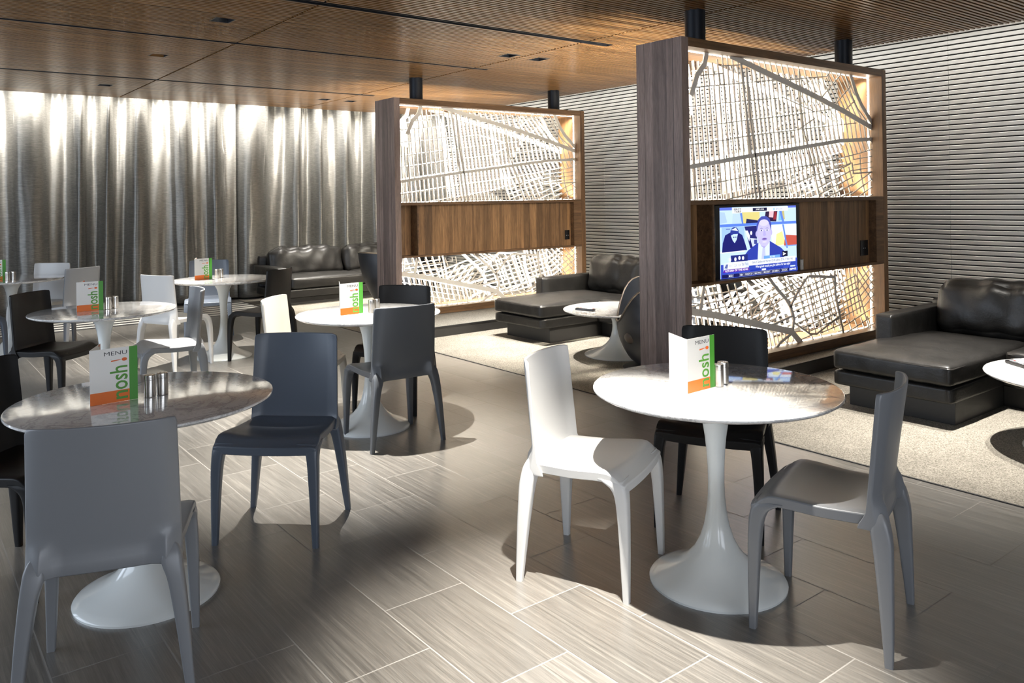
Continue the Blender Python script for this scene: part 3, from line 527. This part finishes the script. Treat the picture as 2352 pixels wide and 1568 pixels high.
# ------------------------------------------------------------------ moulded plastic dining chairs
def ss(a, b, t): t = max(0., min(1., (t-a)/(b-a))); return t*t*(3-2*t)
def super_ring(cx, cy, z, hx, hy, n=16, e=.5):
    out = []
    for j in range(n):
        t = 2*PI*(j+.5)/n; c, s_ = math.cos(t), math.sin(t)
        out.append((cx + hx*math.copysign(abs(c)**e, c), cy + hy*math.copysign(abs(s_)**e, s_), z))
    return out
def chair_meshes():
    out = {}
    top = []; bot = []; n = 20
    for i in range(n + 1):
        v = i / n; rt = []; rb = []
        for j in range(n + 1):
            u = -1 + 2*j/n
            hw = .196 + .036*v - .006*ss(.9, 1, v); y = -.178 + v*(.398 - .012*u*u*v)
            z = .446 - .014*(1-u*u)*ss(0, .3, v)*(1-ss(.72, 1, v)) - .030*ss(.80, 1.0, v)**1.6 + .010*ss(.35, .8, v)*(1-ss(.8, 1, v)) + .003*u*u - .006*ss(.92, 1, abs(u))
            e = max(abs(u), (2*v-1) if v > .5 else 0)
            x = u*hw
            rt.append((x, y, z)); rb.append((x*.99, y - .003*v, z - .010 - .026*ss(.84, .97, e)))
        top.append(rt); bot.append(rb)
    out['seat'] = MB().shell(top, bot)
    fr = []; bk = []; nv, nu = 24, 20
    for i in range(nv + 1):
        v = i / nv; a = []; b = []
        z = .396 + (.827-.396)*v
        for j in range(nu + 1):
            u = -1 + 2*j/nu
            hw = .207 - .009*v - .004*ss(.97, 1, v)
            y = -.172 - .062*v + .036*u*u*(.35 + .65*v) + .018*ss(.82, 1, abs(u)) + .022*(1-ss(0, .14, v))
            zz = z - .003*ss(.94, 1, abs(u))*ss(.96, 1, v)
            th = .010 + .034*(1-ss(.015, .15, v)) + .006*ss(.82, 1, abs(u))
            kn = math.exp(-((abs(u)-.83)/.14)**2) * (1-ss(.14, .25, v))
            a.append((u*hw, y, zz)); b.append((u*hw, y - th - .026*kn, zz))
        fr.append(a); bk.append(b)
    out['backrest'] = MB().shell(fr, bk)
    def leg(F, m=26):
        rr = []
        for k in range(m + 1):
            t = k/m*(len(F)-1); i = min(int(t), len(F)-2); f = t - i
            P = [F[max(0, min(len(F)-1, i+d))] for d in (-1, 0, 1, 2)]
            q = [.5*(2*p1 + (p2-p0)*f + (2*p0-5*p1+4*p2-p3)*f*f + (3*p1-p0-3*p2+p3)*f**3) for p0, p1, p2, p3 in zip(*P)]
            rr.append(super_ring(q[0], q[1], q[2], max(q[3], .002), max(q[4], .002), 20, .42))
        return MB().rings(rr)
    legs = []
    for s_ in (-1, 1):
        F = [(.2200, .206, 0, .0125, .0120), (.2180, .204, .08, .0150, .0145), (.2150, .201, .20, .0185, .0180), (.2120, .197, .30, .0215, .0210), (.2075, .191, .365, .0240, .0240), (.2020, .180, .398, .0290, .0295), (.190, .162, .416, .040, .040), (.174, .144, .428, .052, .052)]
        legs.append(leg([(s_*x, y, z, hx, hy) for x, y, z, hx, hy in F]))
    for s_ in (-1, 1):
        F = [(.2310, -.214, 0, .0120, .0125), (.2225, -.211, .08, .0150, .0165), (.2105, -.205, .20, .0185, .0220), (.1985, -.199, .30, .0215, .0270), (.1895, -.194, .36, .0240, .0300), (.180, -.187, .40, .0290, .0300), (.178, -.186, .425, .0270, .0230), (.178, -.186, .445, .018, .012), (.178, -.186, .455, .009, .005)]
        legs.append(leg([(s_*x, y, z, hx, hy) for x, y, z, hx, hy in F]))
    out['leg'] = legs
    return out
CM = chair_meshes(); _first = {}
def chair(key, x, y, deg, label, group='moulded dining chairs around the marble tables'):
    if key not in _first:
        t = thing('dining_chair', label, 'chair', (x, y, 0), math.radians(deg), group); m = M[key]
        CM['seat'].build('seat', m, t, bevel=.004, segs=2); CM['backrest'].build('backrest', m, t, bevel=.005, segs=3)
        for l in CM['leg']: l.build('leg', m, t, smooth=50)
        _first[key] = t; return t
    return dup(_first[key], (x, y, 0), math.radians(deg), label, group)
chair('chair_white', 2.194, 2.315, 205.4 + 0, 'white plastic dining chair, left of the front right marble table')
chair('chair_grey', 2.565, 1.525, 18.5, 'mid grey dining chair, right of the front right marble table, turned side-on')
chair('chair_black', 2.947, 2.302, 115.9, 'black dining chair behind the front right marble table')
chair('chair_light', .556, 2.740, 340.5, 'large grey dining chair in the left foreground, its back to the viewer')
chair('chair_slate', 1.398, 3.482, 136.6, 'slate blue dining chair facing the viewer, right of the front left table')
chair('chair_black', .43, 3.70, 225, 'black dining chair at the left edge of the picture beside the front left table')
chair('chair_dark', 2.439, 4.331, 355.6, 'dark grey dining chair seen from behind, in front of the middle table')
chair('chair_cream', 2.139, 4.945, 227, 'cream dining chair, only its back showing left of the middle table')
chair('chair_black', 2.825, 4.967, 127.7, 'black dining chair behind the middle table, in front of the far partition')
chair('chair_black', .953, 6.495, 225.5, 'black dining chair at the left of the table with the half-lit top')
chair('chair_light', 1.608, 6.079, 84, 'light grey dining chair seen edge-on, right of the half-lit table')
chair('chair_white', 2.042, 7.505, 296.4, 'white dining chair seen from behind, left of the back table')
chair('chair_slate', 2.698, 8.657, 160, 'slate blue dining chair behind the back table, before the curtain')
chair('chair_black', 2.773, 7.334, 34.9, 'black dining chair at the right of the back table, before the black sofa')
chair('chair_white', 1.29, 9.62, 137.5, 'white dining chair farthest back, close to the curtain on the left')
chair('chair_grey', 1.456, 9.037, 30.7, 'mid grey dining chair seen from behind, in front of the white one by the curtain')
chair('chair_slate', .62, 8.82, 285, 'slate chair at the left picture edge, only its seat tip showing')

# ------------------------------------------------------------------ pedestal tables
STEM = [(.2526, 0), (.2535, .008), (.247, .016), (.225, .0255), (.190, .040), (.150, .060), (.112, .088), (.083, .122), (.062, .163), (.047, .210), (.0375, .262), (.0320, .315), (.0300, .37), (.0312, .43), (.0345, .49), (.0400, .545), (.0480, .595), (.0600, .637), (.0780, .670), (.1020, .692), (.1250, .702), (.130, .706)]
TOP = [(.05, 0), (.435, 0), (.450, .006), (.4570, .0125), (.4572, .017), (.4550, .0195), (.452, .0200), (.05, .0200)]
def pedestal_table(x, y, label, first=[]):
    if not first:
        t = thing('pedestal_table', label, 'table', (x, y, 0), 0, 'round marble dining tables')
        MB().lathe(STEM, n=64).build('pedestal', M['enamel'], t, smooth=35)
        o = MB().lathe(TOP, (0, 0, .708), 96).build('tabletop', M['marble'], t, smooth=35)
        first.append(t); return t
    return dup(first[0], (x, y, 0), .9*len(_first) + x*2, label)
pedestal_table(2.470, 1.935, 'round marble pedestal table at front right, reflecting the television')
pedestal_table(.765, 3.217, 'round marble pedestal table at front left, its top reflecting the curtain')
pedestal_table(2.452, 4.645, 'round marble pedestal table in the middle, before the far partition')
pedestal_table(1.180, 6.035, 'round marble pedestal table behind the front left one, half of its top lit')
pedestal_table(2.515, 7.640, 'round marble pedestal table at the back, brightly lit, before the curtain')
pedestal_table(.985, 9.22, 'round marble pedestal table cut by the left picture edge')

# ------------------------------------------------------------------ menu cards and shakers
GREEN, ORANGE, WHITE, INK = srgb(74, 150, 52), srgb(238, 118, 36), srgb(240, 238, 232), srgb(52, 50, 52)
def menu(x, y, rz, label, fold=1.1, first=[]):
    if first: return dup(first[0], (x, y, .7285), rz, label)
    t = thing('menu_card', label, 'menu', (x, y, .7285), rz, 'folded menu cards on the tables')
    W_, H_ = .162, .198
    MB().box((0, 0, 0), (W_, .0009, H_)).build('front_panel', mat('menu_card_stock', WHITE, .4), t)
    q = Ink(.00006); q.k = 1
    q.rect(0, 0, W_, H_, WHITE); q.rect(W_-.029, 0, W_, H_, GREEN); q.rect(0, 0, W_-.029, .043, ORANGE)
    q.text('MENU', .048, .172, .126, .186, INK)
    q.text('n', .087, .010, .1275, .040, srgb(84, 150, 50), True, .012); q.text('osh', .0665, .045, .1275, .131, srgb(84, 150, 50), True, .012)
    q.ell(.1165, .1535, .0095, .0062, srgb(222, 100, 34)); q.poly([(.070, .1492), (.072, .1535), (.104, .1545), (.104, .1525), (.074, .1485)], srgb(222, 100, 34)); q.text('TM', .069, .157, .0725, .159, srgb(150, 150, 150))
    q.build('front_print', M['print'], t)
    b = MB().box((0, .0002, 0), (W_, .0011, H_)).build('back_panel', bpy.data.materials['menu_card_stock'], t); b.rotation_euler = (0, 0, fold)
    i = Ink(.00006)
    i.rect(.1, 0.02, W_, .06, srgb(70, 52, 44)); i.ell(.128, .04, .014, .012, srgb(190, 120, 80)); i.rect(.06, .002, .1, .022, srgb(120, 84, 62)); i.rect(.10, .004, .13, .02, srgb(200, 190, 180)); i.text('nosh favorites', .06, .085, .12, .092, srgb(150, 150, 150)); i.text('fresh food menu', .06, .073, .14, .080, srgb(224, 150, 110))
    p = i.build('back_print', M['print'], b, (0, -.0002, 0)); p['label'] = 'small food photos'
    j = Ink(.00006); j.poly([(W_-.034, H_-.001), (W_-.002, H_-.001), (W_-.002, H_-.022), (W_-.012, H_-.022), (W_-.012, H_-.010), (W_-.034, H_-.008)], srgb(190, 84, 36))
    j.build('corner_print', M['print'], b, (0, .0001, 0))
    first.append(t); return t
MENUS = [(2.310, 1.931, .03, 'front right table, showing both panels', 1.0), (.578, 3.208, .06, 'front left table', 0), (2.258, 4.652, .05, 'middle table', 0), (1.018, 6.052, -.02, 'half-lit table behind the front left one', 0), (2.272, 7.692, .05, 'back table before the curtain', 0), (.765, 9.09, .05, 'far left table, cut by the picture edge', 0)]
for x, y, rz, wh, _ in MENUS: menu(x, y, rz, 'green and orange menu card on the ' + wh)
def shaker(x, y, rz, label, first=[]):
    if first: return dup(first[0], (x, y, .7285), rz, label)
    t = thing('shaker', label, 'shaker', (x, y, .7285), rz, 'steel salt and pepper shakers')
    MB().lathe([(.0190, 0), (.0205, .001), (.0208, .004), (.0208, .064)], n=32).build('body', M['steel'], t, smooth=40)
    MB().lathe([(.0204, .0646), (.0208, .0652), (.0208, .079), (.0204, .0815), (.0190, .083), (.004, .0836)], n=32).build('cap', M['steel'], t, smooth=30)
    h = MB()
    for k in range(5): h.lathe([(.0014, .0832), (.0014, .0839)], (.008*math.cos(k*1.257), .008*math.sin(k*1.257), 0), 8)
    h.build('shaker_hole', M['black'], t); first.append(t); return t
SH = [((2.492, 1.936), (2.540, 1.950), 'front right table'), ((.782, 3.218), (.828, 3.226), 'front left table'), ((2.464, 4.630), (2.510, 4.645), 'middle table'), ((1.212, 6.062), (1.262, 6.090), 'half-lit table behind the front left one'), ((2.496, 7.760), (2.545, 7.785), 'back table before the curtain'), ((.935, 9.065), (.985, 9.075), 'far left table at the picture edge')]
for a, b, wh in SH:
    shaker(a[0], a[1], .2, 'left steel shaker beside the menu, ' + wh); shaker(b[0], b[1], .9, 'right steel shaker beside the menu, ' + wh)

# ------------------------------------------------------------------ leather sofas
def cushion(cx, cy, cz, sx, sy, sz, r, puff=(0, 0, 0), wr=.004, seed=0, n=18, wave=0):
    """rounded, crowned pad; local centre, full sizes"""
    h = Vector((sx/2, sy/2, sz/2)); m = MB(); bm = bmesh.new(); bmesh.ops.create_cube(bm, size=2.0)
    bmesh.ops.subdivide_edges(bm, edges=bm.edges[:], cuts=n, use_grid_fill=True)
    idx = {}
    for v in bm.verts:
        p = v.co.copy()
        q = Vector((p.x*h.x, p.y*h.y, p.z*h.z)); rr = min(r, min(h)*.98)
        c = Vector([max(-(h[k]-rr), min(h[k]-rr, q[k])) for k in range(3)]); d = q - c
        s_ = c + d.normalized()*rr if d.length > 1e-6 else q
        fx, fy, fz = (1-p.x**2), (1-p.y**2), (1-p.z**2)
        s_.x += math.copysign(1, p.x)*puff[0]*fy*fz*abs(p.x)**3; s_.y += math.copysign(1, p.y)*puff[1]*fx*fz*abs(p.y)**3; s_.z += math.copysign(1, p.z)*puff[2]*fx*fy*abs(p.z)**3
        k = noise.noise(Vector((s_.x*4+seed, s_.y*4, s_.z*4)))*.6 + noise.noise(Vector((s_.x*11, s_.y*11+seed, s_.z*5)))*.5
        if wave: k += .8*math.sin((s_.x if wave == 1 else s_.y)*26 + 3*noise.noise(Vector((s_.x*2, s_.y*2, s_.z*3+seed))))*ss(.2, 1, abs(p.z) if sz > .25 else .4)*.5
        s_ += d.normalized()*wr*k if d.length > 1e-6 else Vector((0, 0, math.copysign(wr*k, p.z)))
        idx[v.index] = len(m.v); m.v.append((s_.x+cx, s_.y+cy, s_.z+cz))
    for f in bm.faces: m.f.append(tuple(idx[v.index] for v in f.verts))
    bm.free(); return m
def piping(cx, cy, z, sx, sy, r, rad=.0035):
    pts = []
    for qx, qy, a0 in ((1, 1, 0), (-1, 1, 1), (-1, -1, 2), (1, -1, 3)):
        for k in range(5):
            a = PI/2*(a0 + k/4); pts.append((cx + qx*(sx/2-r) + r*math.cos(a), cy + qy*(sy/2-r) + r*math.sin(a), z))
    pts.append(pts[0]); return MB().tube(pts, rad, 6)
LE = M['leather']
def lounge_sofa(x, y, label):
    """local: +x away from the room to the wall side, y towards the partition; the chaise tip is at x=0, its far side at y=0"""
    t = thing('chaise_sofa', label, 'sofa', (x, y, 0), 0, 'black leather chaise sofas')
    MB().box((.13, -.735, .004), (1.50, -.045, .155)).build('plinth', M['plinth'], t, bevel=.004)
    MB().box((.85, -2.05, .004), (1.50, -.735, .155)).build('plinth', M['plinth'], t, bevel=.004)
    cushion(.80, -.385, .205, 1.60, .77, .105, .022, wr=.002, seed=2).build('frame_rail', LE, t, smooth=True)
    cushion(1.17, -1.45, .205, .86, 1.36, .105, .022, wr=.002, seed=9).build('frame_rail', LE, t, smooth=True)
    s1 = cushion(.60, -.390, .328, 1.23, .775, .135, .032, (.006, .006, .042), .008, 4, 26).build('seat_cushion', LE, t, smooth=True)
    piping(.60, -.390, .372, 1.222, .767, .03).build('piping', M['piping'], s1, smooth=True)
    s2 = cushion(.98, -1.43, .328, .48, 1.29, .135, .032, (.006, .006, .022), .005, 6, 18).build('seat_cushion', LE, t, smooth=True)
    piping(.98, -1.43, .372, .472, 1.282, .03).build('piping', M['piping'], s2, smooth=True)
    cushion(1.03, -.065, .45, .94, .125, .255, .014, wr=.001, seed=1, n=8).build('armrest', LE, t, smooth=True)
    cushion(1.51, -1.06, .44, .15, 2.12, .36, .03, wr=.002, seed=3, n=12).build('back_frame', LE, t, smooth=True)
    for k, (yc, ln) in enumerate(((-.53, .80), (-1.40, .90))):
        b = cushion(0, 0, 0, .21, ln, .38, .085, (.035, .02, .03), .021, 12+k*5, 30, 2).build('back_cushion', LE, t, smooth=True)
        b.matrix_local = Matrix.Translation((1.30, yc, .585)) @ Matrix.Rotation(.13, 4, 'Y')
    return t
lounge_sofa(5.08, 2.99, 'black leather chaise sofa on the carpet at far right, beside the near partition')
lounge_sofa(5.06, 6.80, 'black leather chaise sofa between the two partitions, beside the far one')
t = thing('two_seat_sofa', 'black leather sofa with wrinkled back cushions, along the curtain behind the dining tables', 'sofa', (4.22, 10.62, 0))
MB().box((.12, .08, .004), (2.62, .80, .10)).build('plinth', M['plinth'], t, bevel=.004)
cushion(1.35, .44, .165, 2.62, .90, .12, .025, wr=.002, seed=5).build('frame_rail', LE, t, smooth=True)
for k in (0, 1):
    s1 = cushion(.78 + 1.16*k, .36, .305, 1.15, .76, .16, .04, (.004, .008, .02), .008, 21+k, 22, 1).build('seat_cushion', LE, t, smooth=True)
    piping(.78 + 1.16*k, .36, .362, 1.142, .752, .035).build('piping', M['piping'], s1, smooth=True)
    b = cushion(0, 0, 0, 1.12, .22, .42, .09, (.02, .04, .03), .026, 31+3*k, 34, 1).build('back_cushion', LE, t, smooth=True)
    b.matrix_local = Matrix.Translation((.72 + 1.18*k, .70, .545)) @ Matrix.Rotation(-.16, 4, 'X')
cushion(1.35, .87, .40, 2.56, .10, .52, .03, wr=.002, seed=7, n=12).build('back_frame', LE, t, smooth=True)
for k in (0, 1): cushion(.08 + 2.54*k, .44, .40, .16, .90, .26, .02, wr=.002, seed=8, n=10).build('armrest', LE, t, smooth=True)
b = MB().tube([(.17, .80, .50), (.17, .80, .64), (.17, .79, .655)], .012).build('back_rail', M['steel'], t, smooth=True); b['label'] = 'bright metal end of the back frame'

# ------------------------------------------------------------------ low coffee tables, remotes, lounge chairs
CST = [(.310, 0), (.311, .007), (.300, .014), (.26, .026), (.20, .046), (.15, .072), (.11, .104), (.083, .14), (.066, .18), (.057, .22), (.053, .26), (.055, .30), (.064, .335), (.085, .365), (.118, .388), (.150, .398)]
CTP = [(.05, 0), (.478, 0), (.494, .006), (.500, .013), (.500, .017), (.497, .0205), (.05, .021)]
ct = thing('coffee_table', 'low round marble coffee table between the partitions, a remote on it', 'table', (5.29, 5.22, .004), 0, 'low marble coffee tables')
MB().lathe(CST, n=64).build('pedestal', M['enamel'], ct, smooth=35); MB().lathe(CTP, (0, 0, .400), 96).build('tabletop', M['marble'], ct, smooth=35)
dup(ct, (5.22, 1.56, .004), 1.3, 'low round marble coffee table cut by the right picture edge, a remote on it')
def remote(x, y, rz, label, first=[]):
    if first: return dup(first[0], (x, y, .4255), rz, label)
    r = thing('remote_control', label, 'remote', (x, y, .4255), rz, 'television remotes on the coffee tables')
    MB().box((-.024, -.095, 0), (.024, .095, .018)).build('body', M['glossblack'], r, bevel=.005)
    for k in range(7):
        for c_ in range(3):
            if k == 3: continue
            p = MB().box((-.017+c_*.0125, -.080+k*.0215, .017), (-.008+c_*.0125, -.066+k*.0215, .0195)).build('button', M['red'] if (k, c_) in ((6, 2), (0, 2)) else M['rubber'], r)
            if (k, c_) in ((6, 2), (0, 2)): p['label'] = 'red button'
    p = MB().lathe([(.013, .017), (.013, .0195)], (0, -.009, 0), 16).build('dial', M['rubber'], r)
    first.append(r); return r
remote(4.985, 5.33, .25, 'black remote control lying on the coffee table between the partitions')
remote(5.235, 1.905, -.62, 'black remote control on the coffee table at the right picture edge')
def lounge_chair(x, y, rz, label, first=[]):
    if first: return dup(first[0], (x, y, .004), rz, label)
    t = thing('lounge_chair', label, 'chair', (x, y, .004), rz, 'black petal lounge chairs')
    out = []; inn = []; nA, nV = 48, 10
    for i in range(nV + 1):
        v = i/nV; a_ = []; b_ = []
        for j in range(nA + 1):
            th = 2*PI*j/nA                                     # 0 = front (+y)
            side = abs(math.sin(th)); back = max(0, -math.cos(th)); front = max(0, math.cos(th))
            an = abs(math.atan2(math.sin(th), math.cos(th))); zr = .40 + .32*ss(.2, 1.5, an) + .06*back; rr = .38 + .07*side**6 + .02*back - .09*front
            z = .055 + (zr-.055)*v**1.15; r_ = .15 + (rr-.15)*math.sin(v*PI/2)**.85
            a_.append((r_*math.sin(th), r_*math.cos(th) - .06*back*v, z)); b_.append(((r_-.035*(1-.7*v))*math.sin(th), (r_-.035*(1-.7*v))*math.cos(th) - .06*back*v, z + .02*(1-v)))
        out.append(a_); inn.append(b_)
    MB().shell(out, inn).build('shell', M['navy'], t, smooth=40)
    rim = [tuple(p) for p in out[-1]]; MB().tube(rim, .009, 6).build('rim', M['brown'], t, smooth=True)
    cushion(0, .02, .285, .44, .44, .11, .05, (0, 0, .02), .004, 3, 12).build('seat_pad', M['brown'], t, smooth=True)
    MB().lathe([(.24, 0), (.243, .006), (.225, .014), (.12, .03), (.14, .045), (.15, .06)], n=40).build('pedestal', M['black'], t, smooth=35)
    first.append(t); return t
lounge_chair(5.10, 4.645, math.radians(50), 'black lounge chair partly hidden behind the near partition, by the coffee table')
lounge_chair(5.22, 9.22, math.radians(-80), 'black lounge chair peeking out left of the far partition')
